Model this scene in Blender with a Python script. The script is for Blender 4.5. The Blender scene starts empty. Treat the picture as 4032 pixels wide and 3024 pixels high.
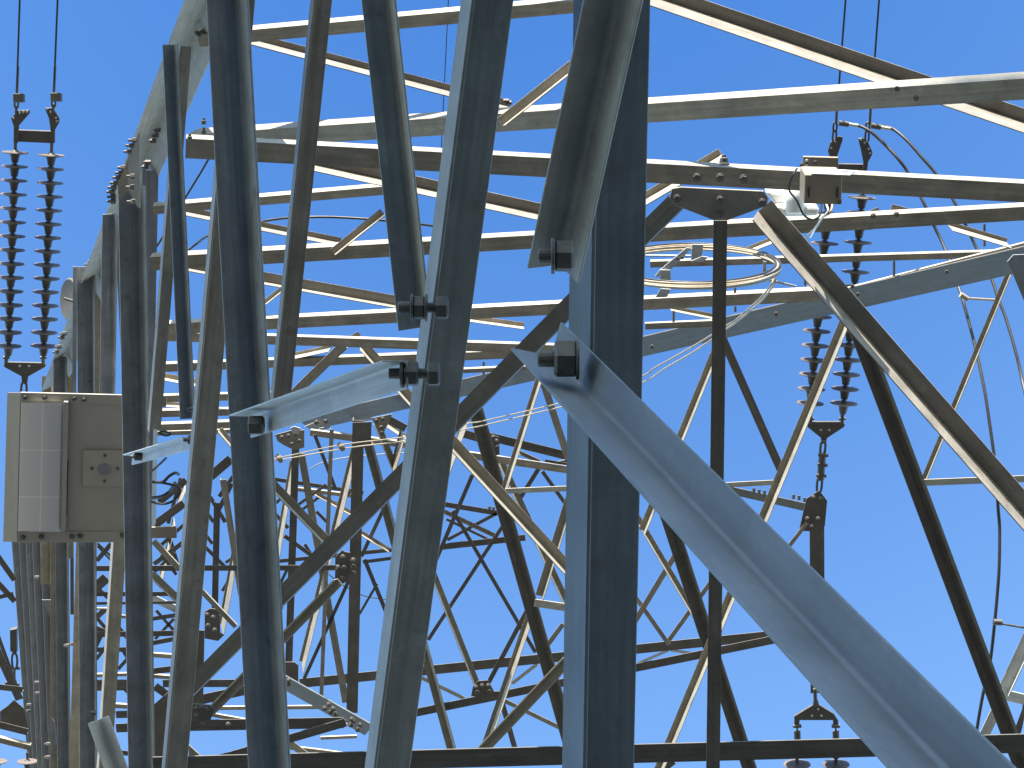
import bpy, bmesh, math, random
from mathutils import Vector, Matrix
random.seed(7)
scene = bpy.context.scene
COL = scene.collection

# ------------------------------------------------------------------ camera
F = 9000.0                                   # focal length in photo pixels (4032 x 3024)
PITCH = math.radians(72.0)                   # looking steeply up into the tower
CAM = Vector((0.0, 0.0, 1.6))
RIGHT = Vector((1, 0, 0))
FWD = Vector((0, math.cos(PITCH), math.sin(PITCH)))
UP = Vector((0, -math.sin(PITCH), math.cos(PITCH)))
cam_data = bpy.data.cameras.new("camera")
cam = bpy.data.objects.new("camera", cam_data)
COL.objects.link(cam)
cam.location = CAM
cam.rotation_euler = (math.radians(90) + PITCH, 0, 0)
cam_data.sensor_width = 36.0
cam_data.lens = 36.0 * F / 4032.0
cam_data.clip_end = 3000
cam_data.clip_start = 0.05
scene.camera = cam

# ------------------------------------------------------------------ sun and sky
S_CAM = (-0.16, 0.987, 0.00)                   # towards the sun: right, image up, away
S = (RIGHT * S_CAM[0] + UP * S_CAM[1] + FWD * S_CAM[2]).normalized()
SUN_EL = math.asin(S.z)
SUN_AZ = math.atan2(S.x, S.y)
sun_data = bpy.data.lights.new("sun", 'SUN')
sun_data.energy = 5.0
sun_data.angle = math.radians(0.5)
sun_data.color = (1.0, 0.92, 0.80)
sun = bpy.data.objects.new("sun", sun_data)
COL.objects.link(sun)
sun.rotation_euler = S.to_track_quat('Z', 'Y').to_euler()
sun.location = (0, -40, 60)

world = bpy.data.worlds.new("World")
scene.world = world
world.use_nodes = True
wn, wl = world.node_tree.nodes, world.node_tree.links
bg = wn["Background"]
sky = wn.new("ShaderNodeTexSky")
sky.sky_type = 'NISHITA'
sky.sun_disc = False
sky.sun_elevation = SUN_EL
sky.sun_rotation = SUN_AZ
sky.air_density = 1.0
sky.dust_density = 0.4
sky.ozone_density = 1.6
tc = wn.new("ShaderNodeTexCoord")
sp = wn.new("ShaderNodeSeparateXYZ")
ramp = wn.new("ShaderNodeValToRGB")          # clear air: deepest at the zenith, paler lower down
ramp.color_ramp.elements[0].position = 0.84
ramp.color_ramp.elements[0].color = (1.22, 1.40, 1.50, 1)
ramp.color_ramp.elements[1].position = 1.0
ramp.color_ramp.elements[1].color = (0.33, 0.71, 1.19, 1)
mul = wn.new("ShaderNodeMix")
mul.data_type = 'RGBA'
mul.blend_type = 'MULTIPLY'
mul.inputs[0].default_value = 1.0
wl.new(tc.outputs["Generated"], sp.inputs[0])
wl.new(sp.outputs["Z"], ramp.inputs[0])
wl.new(sky.outputs[0], mul.inputs[6])
wl.new(ramp.outputs[0], mul.inputs[7])
wl.new(mul.outputs[2], bg.inputs[0])
bg.inputs[1].default_value = 0.103

scene.view_settings.view_transform = 'Standard'
scene.view_settings.look = 'None'
scene.view_settings.gamma = 1.0
scene.view_settings.exposure = 2.05
scene.render.engine = 'CYCLES'

# ------------------------------------------------------------------ materials
def material(name, base, rough=0.55, metal=0.0, mottled=0.25, scale=7.0, spec=0.4, stain=None, streaks=False):
    m = bpy.data.materials.new(name)
    m.use_nodes = True
    n, l = m.node_tree.nodes, m.node_tree.links
    b = n["Principled BSDF"]
    b.inputs["Roughness"].default_value = rough
    b.inputs["Metallic"].default_value = metal
    b.inputs["Specular IOR Level"].default_value = spec
    t = n.new("ShaderNodeTexCoord")
    n1 = n.new("ShaderNodeTexNoise"); n1.inputs["Scale"].default_value = scale; n1.inputs["Detail"].default_value = 6
    n2 = n.new("ShaderNodeTexNoise"); n2.inputs["Scale"].default_value = scale * 9; n2.inputs["Detail"].default_value = 3
    l.new(t.outputs["Object"], n1.inputs["Vector"]); l.new(t.outputs["Object"], n2.inputs["Vector"])
    oi = n.new("ShaderNodeObjectInfo")
    a = n.new("ShaderNodeMath"); a.operation = 'ADD'
    s2 = n.new("ShaderNodeMath"); s2.operation = 'MULTIPLY'; s2.inputs[1].default_value = 0.35
    l.new(n2.outputs[0], s2.inputs[0]); l.new(n1.outputs[0], a.inputs[0]); l.new(s2.outputs[0], a.inputs[1])
    mr = n.new("ShaderNodeMapRange")
    mr.inputs[1].default_value = 0.4; mr.inputs[2].default_value = 0.95
    mr.inputs[3].default_value = 1 - mottled; mr.inputs[4].default_value = 1 + mottled
    l.new(a.outputs[0], mr.inputs[0])
    rv = n.new("ShaderNodeMapRange")
    rv.inputs[3].default_value = 0.88; rv.inputs[4].default_value = 1.12
    l.new(oi.outputs["Random"], rv.inputs[0])
    mm = n.new("ShaderNodeMath"); mm.operation = 'MULTIPLY'
    l.new(mr.outputs[0], mm.inputs[0]); l.new(rv.outputs[0], mm.inputs[1])
    mx = n.new("ShaderNodeVectorMath"); mx.operation = 'SCALE'
    mx.inputs[0].default_value = base[:3]
    l.new(mm.outputs[0], mx.inputs["Scale"])
    out = mx.outputs[0]
    if streaks:                               # rain marks and dirt running along the bar
        mp = n.new("ShaderNodeMapping"); mp.inputs["Scale"].default_value = (38, 1.3, 1)
        n4 = n.new("ShaderNodeTexNoise"); n4.inputs["Scale"].default_value = 1.0; n4.inputs["Detail"].default_value = 5
        l.new(t.outputs["UV"], mp.inputs[0]); l.new(mp.outputs[0], n4.inputs["Vector"])
        sr = n.new("ShaderNodeMapRange"); sr.inputs[1].default_value = 0.35; sr.inputs[2].default_value = 0.7
        sr.inputs[3].default_value = 1 - 0.18 * streaks; sr.inputs[4].default_value = 1 + 0.15 * streaks
        l.new(n4.outputs[0], sr.inputs[0])
        mp2 = n.new("ShaderNodeMapping"); mp2.inputs["Scale"].default_value = (9, 5, 1)
        n5 = n.new("ShaderNodeTexNoise"); n5.inputs["Scale"].default_value = 1.0; n5.inputs["Detail"].default_value = 9; n5.inputs["Roughness"].default_value = 0.65
        l.new(t.outputs["UV"], mp2.inputs[0]); l.new(mp2.outputs[0], n5.inputs["Vector"])
        s5 = n.new("ShaderNodeMapRange"); s5.inputs[1].default_value = 0.56; s5.inputs[2].default_value = 0.70
        s5.inputs[3].default_value = 1.0; s5.inputs[4].default_value = 1 + 0.28 * streaks     # white zinc bloom
        l.new(n5.outputs[0], s5.inputs[0])
        sm = n.new("ShaderNodeMath"); sm.operation = 'MULTIPLY'
        l.new(sr.outputs[0], sm.inputs[0]); l.new(s5.outputs[0], sm.inputs[1])
        mx2 = n.new("ShaderNodeVectorMath"); mx2.operation = 'SCALE'
        l.new(out, mx2.inputs[0]); l.new(sm.outputs[0], mx2.inputs["Scale"]); out = mx2.outputs[0]
    if stain:                                 # brown weathering spots with their own shape
        n3 = n.new("ShaderNodeTexNoise"); n3.inputs["Scale"].default_value = 11; n3.inputs["Detail"].default_value = 8
        l.new(t.outputs["Object"], n3.inputs["Vector"])
        cr = n.new("ShaderNodeMapRange"); cr.inputs[1].default_value = 0.60; cr.inputs[2].default_value = 0.74
        cr.inputs[4].default_value = 0.55
        l.new(n3.outputs[0], cr.inputs[0])
        mix = n.new("ShaderNodeMix"); mix.data_type = 'RGBA'
        l.new(cr.outputs[0], mix.inputs[0]); l.new(out, mix.inputs[6]); mix.inputs[7].default_value = (*stain, 1)
        out = mix.outputs[2]
    l.new(out, b.inputs["Base Color"])
    rr = n.new("ShaderNodeMapRange"); rr.inputs[3].default_value = rough - 0.12; rr.inputs[4].default_value = rough + 0.15
    l.new(n1.outputs[0], rr.inputs[0]); l.new(rr.outputs[0], b.inputs["Roughness"])
    bp = n.new("ShaderNodeBump"); bp.inputs["Strength"].default_value = 0.12; bp.inputs["Distance"].default_value = 0.004
    l.new(n2.outputs[0], bp.inputs["Height"]); l.new(bp.outputs[0], b.inputs["Normal"])
    return m

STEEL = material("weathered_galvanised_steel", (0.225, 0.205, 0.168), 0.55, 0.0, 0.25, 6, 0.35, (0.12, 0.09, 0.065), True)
DARK = material("shade_darkened_steel", (0.088, 0.083, 0.075), 0.6, 0.0, 0.25, 5, 0.3, (0.06, 0.045, 0.035), True)  # steel darkened in its colour to imitate bars in shade
NAVY = material("shaded_blue_grey_steel", (0.085, 0.108, 0.138), 0.5, 0.0, 0.22, 4, 0.45, (0.07, 0.07, 0.075), True)  # shade and blue skylight put into the main leg's base colour
SLATE = material("shaded_slate_galvanised_steel", (0.165, 0.185, 0.208), 0.55, 0.0, 0.25, 5, 0.35, (0.075, 0.07, 0.07), True)  # bluish shade put into the colour of near and left posts
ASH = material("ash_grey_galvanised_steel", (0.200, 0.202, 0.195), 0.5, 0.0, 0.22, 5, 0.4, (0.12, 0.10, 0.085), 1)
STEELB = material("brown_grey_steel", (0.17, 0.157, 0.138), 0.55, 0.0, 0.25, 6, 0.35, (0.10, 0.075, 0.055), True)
GALV = material("dull_galvanised_steel", (0.142, 0.156, 0.176), 0.5, 0.1, 0.2, 3, 0.4, (0.15, 0.14, 0.13), 0.6)
BRIGHT = material("pale_galvanised_steel", (0.35, 0.36, 0.36), 0.45, 0.15, 0.18, 5, 0.45, (0.25, 0.23, 0.21), True)  # paler steel tone for short braces, splice plates and brackets
BOLT = material("bolt_steel", (0.075, 0.07, 0.065), 0.6, 0.2, 0.3, 30, 0.4)
PORCELAIN = material("brown_glazed_porcelain", (0.085, 0.07, 0.064), 0.5, 0.0, 0.15, 12, 0.2)
FITTING = material("dark_line_fitting", (0.07, 0.068, 0.065), 0.5, 0.3, 0.2, 12, 0.4)
WIRE = material("dark_aluminium_wire", (0.022, 0.022, 0.025), 0.5, 0.2, 0.1, 20, 0.4)
RUBBER = material("black_cable_jacket", (0.02, 0.02, 0.024), 0.45, 0, 0.1, 20, 0.4)
TAN = material("tan_cable_jacket", (0.25, 0.21, 0.15), 0.5, 0, 0.2, 25, 0.4)
BEIGE = material("beige_painted_sheet", (0.25, 0.233, 0.20), 0.5, 0, 0.08, 5, 0.35)
BEIGE2 = material("beige_brown_sheet", (0.21, 0.175, 0.13), 0.5, 0, 0.1, 8, 0.35)
WHITEP = material("white_plastic", (0.75, 0.75, 0.74), 0.4, 0, 0.05, 6, 0.4)

# ------------------------------------------------------------------ helpers
def dep(p, d):
    return d / (1.0 + (1512.0 - p[1]) / F / math.tan(PITCH))

def at(p, d):
    """point seen at photo pixel p in the level plane that meets the view axis d metres from the camera"""
    q = dep(p, d)
    return CAM + FWD * q + RIGHT * ((p[0] - 2016.0) / F * q) + UP * ((1512.0 - p[1]) / F * q)

def make(name, verts, faces, mat, parent=None, origin=None, smooth=None, bevel=0, recalc=True):
    if origin is None:
        origin = sum((Vector(v) for v in verts), Vector()) / len(verts)
    bm = bmesh.new()
    vs = [bm.verts.new(Vector(v) - origin) for v in verts]
    for f in faces:
        try: bm.faces.new([vs[i] for i in f])
        except ValueError: pass
    if recalc: bmesh.ops.recalc_face_normals(bm, faces=bm.faces)
    me = bpy.data.meshes.new(name)
    bm.to_mesh(me); bm.free()
    me.materials.append(mat)
    if smooth is not None:
        me.polygons.foreach_set("use_smooth", [True] * len(me.polygons))
        me.set_sharp_from_angle(angle=math.radians(smooth))
    o = bpy.data.objects.new(name, me)
    COL.objects.link(o)
    place(o, origin, parent)
    if bevel:
        b = o.modifiers.new("bevel", 'BEVEL'); b.width = bevel; b.segments = 2; b.limit_method = 'ANGLE'
        b.angle_limit = math.radians(50)
    return o

def wloc(o):
    v = Vector()
    while o is not None:
        v = v + o.location; o = o.parent
    return v

def place(o, loc, parent):
    o.parent = parent
    o.location = Vector(loc) - (wloc(parent) if parent else Vector())

def tag(o, label, cat, group=None):
    o["label"] = label; o["category"] = cat
    if group: o["group"] = group
    return o

def thing(name, loc, label, cat, group=None):
    o = bpy.data.objects.new(name, None); COL.objects.link(o)
    o.empty_display_size = 0.2
    o.location = loc
    return tag(o, label, cat, group)

SIDES = {'d': -UP, 'u': UP, 'l': -RIGHT, 'r': RIGHT}

def member(name, p1, p2, d1, d2, front, side, strip=0.0, mode='x', mat=None, phi=None, parent=None, th=0.075, fillet=0, bevel=0, label=None):
    """rolled steel angle: p1-p2 is the heel line, front / strip the seen widths of its two flanges"""
    mat = mat or STEEL; parent = parent or TOWER
    h1, h2 = at(p1, d1), at(p2, d2)
    t = (h2 - h1).normalized()
    w = ((h1 + h2) / 2 - CAM).normalized()
    wp = (w - t * w.dot(t)).normalized()
    s = t.cross(wp).normalized()
    if s.dot(SIDES[side]) < 0: s = -s
    k = dep(p1, d1) / F
    wf, ws = front * k, strip * k
    if mode == 'f':
        ph = math.radians(phi or 0)
        D1 = Vector((math.cos(ph), math.sin(ph))); D2 = Vector((-math.sin(ph), math.cos(ph)))
        b1 = wf / max(0.2, math.cos(ph)); T = max(0.006, b1 * th)
        pts = [Vector((0, 0)), D1 * b1, D1 * b1 + D2 * T, D2 * T]
    else:
        if strip == 0 and mode == 'x':
            h = Vector((0, 0, 1)).cross(t).normalized()      # level flange below, upright flange hidden above
            if h.dot(s) < 0: h = -h
            ph = math.atan2(h.dot(wp), max(0.3, h.dot(s))); b1 = wf / math.cos(ph); b2 = b1 * 0.85
        elif mode == 'o':
            ph = math.atan2(ws, wf + ws); b1 = b2 = math.hypot(ws, wf + ws)
        else:
            ph = math.atan2(ws, wf); b1 = b2 = math.hypot(ws, wf)
        if mode == 'V':
            ph = min(ph, math.radians(17 if strip >= 25 else 9)); b1 = wf / math.cos(ph); b2 = min(ws / math.sin(ph), max(4 * b1, 115 * k))
            ph2 = math.asin(min(1, ws / b2)) if ws / b2 > math.sin(ph) else ph
            ph = ph2
        if phi is not None and mode != 'o':
            ph = math.radians(phi); b1 = wf / math.cos(ph); b2 = ws / math.sin(ph)
        c, sn = math.cos(ph), math.sin(ph)
        T = max(0.006, b1 * th)
        z = Vector((0, 0))
        if mode == 'x':
            D1 = Vector((c, sn)); D2 = Vector((-sn, c))
            if strip == 0 and ph > 0: pts = [z, D1 * b1, D1 * b1 + D2 * b2, D1 * (b1 - T) + D2 * b2, D1 * (b1 - T) + D2 * T, D2 * T]
            else: pts = [z, D1 * b1, D1 * b1 + D2 * T, D1 * T + D2 * T, D2 * b2 + D1 * T, D2 * b2]
        elif mode == 'o':
            D1 = Vector((c, sn)); D2 = Vector((sn, -c)); h = -D2 * b2
            pts = [h, h + D1 * b1, h + D1 * b1 + D2 * T, h + D1 * T + D2 * T, h + D2 * b2 + D1 * T, h + D2 * b2]
        else:
            D1 = Vector((c, -sn)); D2 = Vector((-sn, -c))
            if fillet:
                r = b1 * fillet; cc = (D1 + D2) * r
                arc = [cc - D1 * (r * math.cos(a)) - D2 * (r * math.sin(a)) for a in [math.radians(90 * q / 6) for q in range(7)]]
            else: arc = [z]
            pts = arc + [D1 * b1, D1 * b1 - D2 * T, -D1 * T - D2 * T, D2 * b2 - D1 * T, D2 * b2]
    def outside(p): return p[0] < -15 or p[0] > 4047 or p[1] < -15 or p[1] > 3039
    run = 1.2 if name == "diagonal_brace" and d1 < 8 else 4.5            # bars carry on past the edge of the view
    base = h1
    if outside(p1): h1 = h1 - t * run
    if outside(p2): h2 = h2 + t * run
    n = len(pts)
    vs = [h1 + s * q.x + wp * q.y for q in pts] + [h2 + s * q.x + wp * q.y for q in pts]
    fs = [(i, (i + 1) % n, n + (i + 1) % n, n + i) for i in range(n)]
    fs += [tuple(range(n)), tuple(range(2 * n - 1, n - 1, -1))]
    o = make(name, vs, fs, mat, parent, origin=h1, smooth=35 if fillet else None, bevel=bevel)
    per = [0.0]
    for i in range(n): per.append(per[-1] + (pts[(i + 1) % n] - pts[i]).length)
    ln = (h2 - h1).length; off = random.random() * 50
    lay = o.data.uv_layers.new(name="uv")
    for lp in o.data.loops:
        i = lp.vertex_index
        lay.data[lp.index].uv = (per[i % n] + off, (ln if i >= n else 0.0) + off * 0.37)
    if label: o["label"] = label
    return o

K = 1.3
def far(name, p1, p2, d1, d2, *a, **k):
    a = list(a)
    if len(a) > 3 and a[3] == 'v' and a[1] in 'ulr' and (len(a) < 5 or a[4] in (STEEL, STEELB)): a[3] = 'V'
    return member(name, p1, p2, d1 * K, d2 * K, *a, **k)

def plate(name, pts, d, mat=None, parent=None, th=0.012, bevel=0, label=None, dd=None):
    """flat plate with the outline pts (photo pixels); d one depth or a list"""
    ds = d if isinstance(d, (list, tuple)) else [d] * len(pts)
    a = [at(p, q) for p, q in zip(pts, ds)]
    nrm = Vector()
    for i in range(len(a)):
        nrm += (a[i] - CAM).cross(a[(i + 1) % len(a)] - CAM) if False else (a[i] - a[0]).cross(a[(i + 1) % len(a)] - a[0])
    nrm.normalize()
    if nrm.dot(a[0] - CAM) < 0: nrm = -nrm
    n = len(a)
    vs = a + [v + nrm * th for v in a]
    fs = [tuple(range(n)), tuple(range(2 * n - 1, n - 1, -1))] + [(i, (i + 1) % n, n + (i + 1) % n, n + i) for i in range(n)]
    o = make(name, vs, fs, mat or STEEL, parent or TOWER, bevel=bevel)
    if label: o["label"] = label
    return o

def ring(c, u, v, r, n, rot=0):
    return [c + u * (r * math.cos(2 * math.pi * i / n + rot)) + v * (r * math.sin(2 * math.pi * i / n + rot)) for i in range(n)]

def frame(ax):
    ax = ax.normalized()
    u = ax.cross(Vector((0.31, 0.22, 0.92)))
    if u.length < 0.1: u = ax.cross(Vector((1, 0, 0)))
    u.normalize()
    return u, ax.cross(u).normalized()

def lathe(prof, c, ax, n=20, rot=0):
    """prof: (radius, distance along ax)"""
    ax = ax.normalized(); u, v = frame(ax)
    vs, fs = [], []
    for r, h in prof: vs += ring(c + ax * h, u, v, max(r, 1e-4), n, rot)
    for k in range(len(prof) - 1):
        for i in range(n):
            j = (i + 1) % n
            fs.append((k * n + i, k * n + j, (k + 1) * n + j, (k + 1) * n + i))
    fs.append(tuple(range(n))); m = (len(prof) - 1) * n
    fs.append(tuple(range(m + n - 1, m - 1, -1)))
    return vs, fs

def tube_geo(pts, r, n=8):
    vs, fs = [], []
    m = len(pts); u = None
    for k in range(m):
        t = (pts[min(k + 1, m - 1)] - pts[max(k - 1, 0)]).normalized()
        if u is None: u, v = frame(t)
        u = (u - t * u.dot(t)).normalized(); v = t.cross(u)
        vs += ring(pts[k], u, v, r, n)
    for k in range(m - 1):
        for i in range(n):
            j = (i + 1) % n
            fs.append((k * n + i, k * n + j, (k + 1) * n + j, (k + 1) * n + i))
    fs.append(tuple(range(n))); fs.append(tuple(range(m * n - 1, (m - 1) * n - 1, -1)))
    return vs, fs

def spline(pts, sub=8):
    out = []
    n = len(pts)
    for i in range(n - 1):
        p0, p1, p2, p3 = pts[max(i - 1, 0)], pts[i], pts[i + 1], pts[min(i + 2, n - 1)]
        for k in range(sub):
            t = k / sub
            out.append(0.5 * ((2 * p1) + (p2 - p0) * t + (2 * p0 - 5 * p1 + 4 * p2 - p3) * t * t + (3 * p1 - p0 - 3 * p2 + p3) * t ** 3))
    out.append(pts[-1])
    return out

def join(geos):
    vs, fs = [], []
    for v, f in geos:
        o = len(vs); vs += list(v); fs += [tuple(i + o for i in q) for q in f]
    return vs, fs

def boxgeo(c, ex, ey, ez):
    vs = [c + ex * a + ey * b + ez * q for a in (-1, 1) for b in (-1, 1) for q in (-1, 1)]
    return vs, [(0, 1, 3, 2), (4, 6, 7, 5), (0, 4, 5, 1), (2, 3, 7, 6), (0, 2, 6, 4), (1, 5, 7, 3)]

def cable(name, pix, r_px, mat, label=None, cat=None, parent=None, n=8, sub=8, group=None):
    """pix: (x, y, depth) list; r_px the seen radius at the first point"""
    pts = [at(p[:2], p[2]) for p in pix]
    if len(pts) > 2: pts = spline(pts, sub)
    vs, fs = tube_geo(pts, r_px * dep(pix[0], pix[0][2]) / F, n)
    o = make(name, vs, fs, mat, parent, origin=pts[0], smooth=50)
    if cat: tag(o, label, cat, group)
    elif label: o["label"] = label
    return o

def bolt(parent, p, d, r_px, axis=None, spec=None, mat=None, dome=False):
    """hex bolt; spec: list of (radius factor, from px, to px, sides) along axis; default: a head on a camera-facing plate"""
    c = at(p, d); k = dep(p, d) / F
    ax = axis or -(c - CAM).normalized()
    spec = spec or [(1.25, -1, 3, 14), (1.0, 3, r_px * 1.2, 6), (0.55, r_px * 1.2, r_px * 1.9, 10)]
    geos = []
    for rf, a, b, sides in spec:
        R = r_px * rf * k; ch = min(R * 0.15, abs(b - a) * k * 0.2)
        geos.append(lathe([(R - ch, a * k), (R, a * k + ch), (R, b * k - ch), (R - ch, b * k)], c, ax, sides, 0.3))
    vs, fs = join(geos)
    return make("bolt", vs, fs, mat or BOLT, parent, origin=c)

def bolts(parent, pts, d, r_px, **k):
    for p in pts: bolt(parent, p, d, r_px, **k)

# ------------------------------------------------------------------ ground with a made-up knoll behind the camera, added for shade
def build_ground():
    xs = [-900, -400, -200, -120, -80, -60, -40, -32, -26, -22, -18, -14, -11, -8, -5, -2, 2, 6, 10, 16, 24, 30, 40, 60, 80, 120, 200, 400, 900]
    tan_el = math.tan(SUN_EL)
    ridge_y, crest = -45.0, 14.25 + 45.0 * tan_el
    ys = [-900, -400, -220, -150, -110, -90, -75, -68, -62, -58, -54, -50, -46, -42, -38, -34, -30, -25, -18, -9, 0, 10, 25, 50, 100, 200, 400, 900]
    def hz(x, y):                             # invented steep knoll on the sunward side, keeps sun off near members
        a = 1 / (1 + (abs(y - ridge_y) / 13.0) ** 4)
        return crest * a / (1 + (abs(x + 8) / 10.0) ** 4)
    vs = [Vector((x, y, hz(x, y))) for y in ys for x in xs]
    n = len(xs)
    fs = [(j * n + i, j * n + i + 1, (j + 1) * n + i + 1, (j + 1) * n + i) for j in range(len(ys) - 1) for i in range(n - 1)]
    g = material("dry_grass_and_gravel", (0.165, 0.145, 0.112), 0.9, 0, 0.3, 0.6, 0.2, (0.16, 0.15, 0.08))
    o = make("ground", vs, fs, g, None, origin=Vector((0, 0, 0)), smooth=80)
    o["kind"] = "structure"
    return o
build_ground()

TOWER = thing("lattice_tower", (0, 8, 0), "tall galvanised steel lattice transmission tower of bolted angle beams filling the view overhead", "tower")

# ------------------------------------------------------------------ near members (shaded by the added knoll)
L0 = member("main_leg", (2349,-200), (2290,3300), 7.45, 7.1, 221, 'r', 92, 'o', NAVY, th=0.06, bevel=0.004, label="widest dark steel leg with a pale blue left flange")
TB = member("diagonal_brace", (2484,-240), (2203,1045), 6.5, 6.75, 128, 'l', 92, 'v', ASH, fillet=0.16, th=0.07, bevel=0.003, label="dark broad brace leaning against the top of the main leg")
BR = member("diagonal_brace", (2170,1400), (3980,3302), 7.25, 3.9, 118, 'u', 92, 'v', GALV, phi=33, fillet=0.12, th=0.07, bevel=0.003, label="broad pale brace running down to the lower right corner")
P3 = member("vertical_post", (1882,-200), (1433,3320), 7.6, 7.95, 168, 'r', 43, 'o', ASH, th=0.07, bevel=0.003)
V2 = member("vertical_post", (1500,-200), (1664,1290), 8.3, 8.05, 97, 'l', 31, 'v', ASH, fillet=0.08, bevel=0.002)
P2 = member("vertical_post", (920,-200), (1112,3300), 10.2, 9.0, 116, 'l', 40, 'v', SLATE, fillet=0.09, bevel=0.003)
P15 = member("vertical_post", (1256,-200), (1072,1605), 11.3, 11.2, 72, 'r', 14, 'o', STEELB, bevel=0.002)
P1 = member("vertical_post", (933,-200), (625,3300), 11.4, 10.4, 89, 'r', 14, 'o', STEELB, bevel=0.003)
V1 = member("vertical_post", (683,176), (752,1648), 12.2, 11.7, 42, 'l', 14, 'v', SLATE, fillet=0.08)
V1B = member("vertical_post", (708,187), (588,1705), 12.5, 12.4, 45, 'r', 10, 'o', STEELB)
F0 = member("diagonal_brace", (985,1640), (1600,1428), 9.1, 7.6, 80, 'd', 28, 'v', BRIGHT, fillet=0.15, bevel=0.002, label="short pale brace bolted between two near posts")
F1 = member("diagonal_brace", (520,1795), (757,1727), 14.1, 11.6, 34, 'd', 12, 'v', BRIGHT, fillet=0.15, bevel=0.002)
F2 = member("diagonal_brace", (395,2830), (545,3240), 10.6, 10.4, 50, 'l', 32, 'v', BRIGHT, fillet=0.15, bevel=0.002)

X = RIGHT
NB = [(1.0, 0, 68, 18), (0.93, 62, 70, 6)]
bolt(P3, (1567,1211), 7.62, 50, X, [(0.48, 0, 55, 14), (1.08, 50, 60, 18), (0.98, 58, 108, 6), (1.08, 106, 116, 18), (0.96, 148, 198, 6), (0.4, 100, 190, 12)])
bolt(P3, (1530,1471), 7.62, 53, X, [(0.40, 0, 60, 14), (1.05, 46, 58, 18), (0.98, 56, 118, 6), (0.98, 152, 202, 6), (0.4, 100, 190, 12)])
bolt(L0, (2118,1008), 6.45, 66, X, [(0.45, 0, 70, 14), (1.08, 52, 66, 18), (0.98, 64, 140, 6)])
bolt(L0, (2116,1413), 6.85, 76, X, [(0.42, 0, 80, 14), (1.0, 66, 158, 6), (1.08, 152, 164, 18)])
bolt(P1, (737,1612), 11.2, 19, X, [(0.4, 0, 24, 12), (1.0, 20, 44, 6)])
bolt(P1, (782,1605), 11.2, 19, X, [(1.0, 0, 16, 6)])
bolt(P1, (722,1732), 11.2, 20, X, [(0.4, 0, 24, 12), (1.0, 18, 42, 6)])
bolt(P1, (770,1736), 11.2, 22, X, [(1.0, 0, 16, 6)])
bolt(F0, (974,1674), 8.85, 40, X, [(1.0, 4, 66, 6)])
bolt(F1, (522,1798), 13.6, 17, X, [(0.4, -6, 12, 10), (1.0, 8, 42, 6)])
bolt(F2, (352,2806), 10.2, 11, X, [(0.5, 0, 12, 10), (1.0, 10, 26, 6)])

# ------------------------------------------------------------------ left chord of the tower face with its posts
CHD = member("main_leg", (834,-40), (212,1515), 15.0, 33.0, 80, 'l', 98, 'v', STEEL, th=0.05, label="steel chord receding up the left edge of the tower")
def chd(y): return 1.0 / (1/15.0 + (1/33.0 - 1/15.0) * (y + 40) / 1555.0)
PLC = plate("splice_plate", [(505,610),(550,517),(552,821),(541,815),(505,747)], 17.6, BRIGHT)
plate("splice_plate", [(464,726),(508,615),(505,750),(467,796)], 18.0, STEEL)
bolts(PLC, [(526,552),(517,573),(508,597),(520,694),(518,737),(521,794)], 17.4, 11, axis=-X, spec=[(0.5,-4,22,10),(1,-12,6,6)])
bolts(CHD, [(482,660),(473,681),(463,699),(453,720),(445,738),(439,756),(442,775),(442,793)], 19.0, 11, axis=-X, spec=[(0.5,-4,20,10),(1,-14,6,6)])
bolts(CHD, [(624,512),(615,533),(606,555),(585,639),(576,658)], 17.2, 10, axis=X, spec=[(1,-14,10,6),(0.5,-20,0,10)])
bolts(CHD, [(362,1027),(347,1042),(253,1313),(244,1328),(232,1365),(223,1386)], 26, 9, axis=-X, spec=[(1,-10,8,6),(0.5,0,16,8)])
Q0 = member("vertical_post", (548,722), (588,3300), 18.8, 18.4, 81, 'l', 23, 'v', SLATE, fillet=0.08)
member("vertical_post", (624,676), (598,1950), 19.2, 19.2, 62, 'l', 0, 'x', SLATE)
member("vertical_post", (447,842), (434,1600), 20.5, 20.5, 42, 'l', 16, 'v', SLATE)
member("vertical_post", (362,1050), (371,3064), 24.5, 23.8, 58, 'l', 9, 'v', SLATE)
member("vertical_post", (404,1138), (398,1600), 25.2, 25.2, 31, 'l', 0, 'x', STEEL)
member("vertical_post", (252,1403), (268,3064), 30, 29, 41, 'l', 9, 'v', SLATE)
member("vertical_post", (287,1412), (290,2200), 31, 31, 26, 'l', 0, 'x', STEEL)
member("vertical_post", (200,1482), (196,2300), 34, 33, 34, 'l', 8, 'v', STEEL)
member("vertical_post", (449,2100), (386,3064), 21.5, 21.0, 50, 'r', 9, 'o', STEEL)
member("vertical_post", (301,2100), (271,3064), 27, 26, 42, 'r', 0, 'x', STEEL)
member("vertical_post", (228,2100), (224,3064), 31, 31, 27, 'l', 3, 'v', STEEL)
for (xa, ya, xb, d, w, m) in ((46,2090,116,40,42,SLATE),(74,2090,136,38,42,GALV),(102,2090,152,36.5,42,SLATE),(128,2090,172,35,42,GALV),(158,2090,198,33.5,40,GALV)):
    member("vertical_post", (xa + 26, ya), (xb + 26, 3064), d, d - 1, w * 0.66, 'l', w * 0.30, 'v', m)
member("vertical_post", (290,2100), (291,2420), 32, 32, 14, 'l', 0, 'x', DARK)
member("vertical_post", (304,1051), (300,1560), 24.8, 24.8, 16, 'l', 0, 'x', SLATE)
member("vertical_post", (452,900), (486,1600), 21.5, 21.5, 30, 'r', 0, 'x', SLATE)
member("vertical_post", (236,1390), (250,1600), 31.5, 31.5, 40, 'r', 0, 'x', STEEL)
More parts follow.
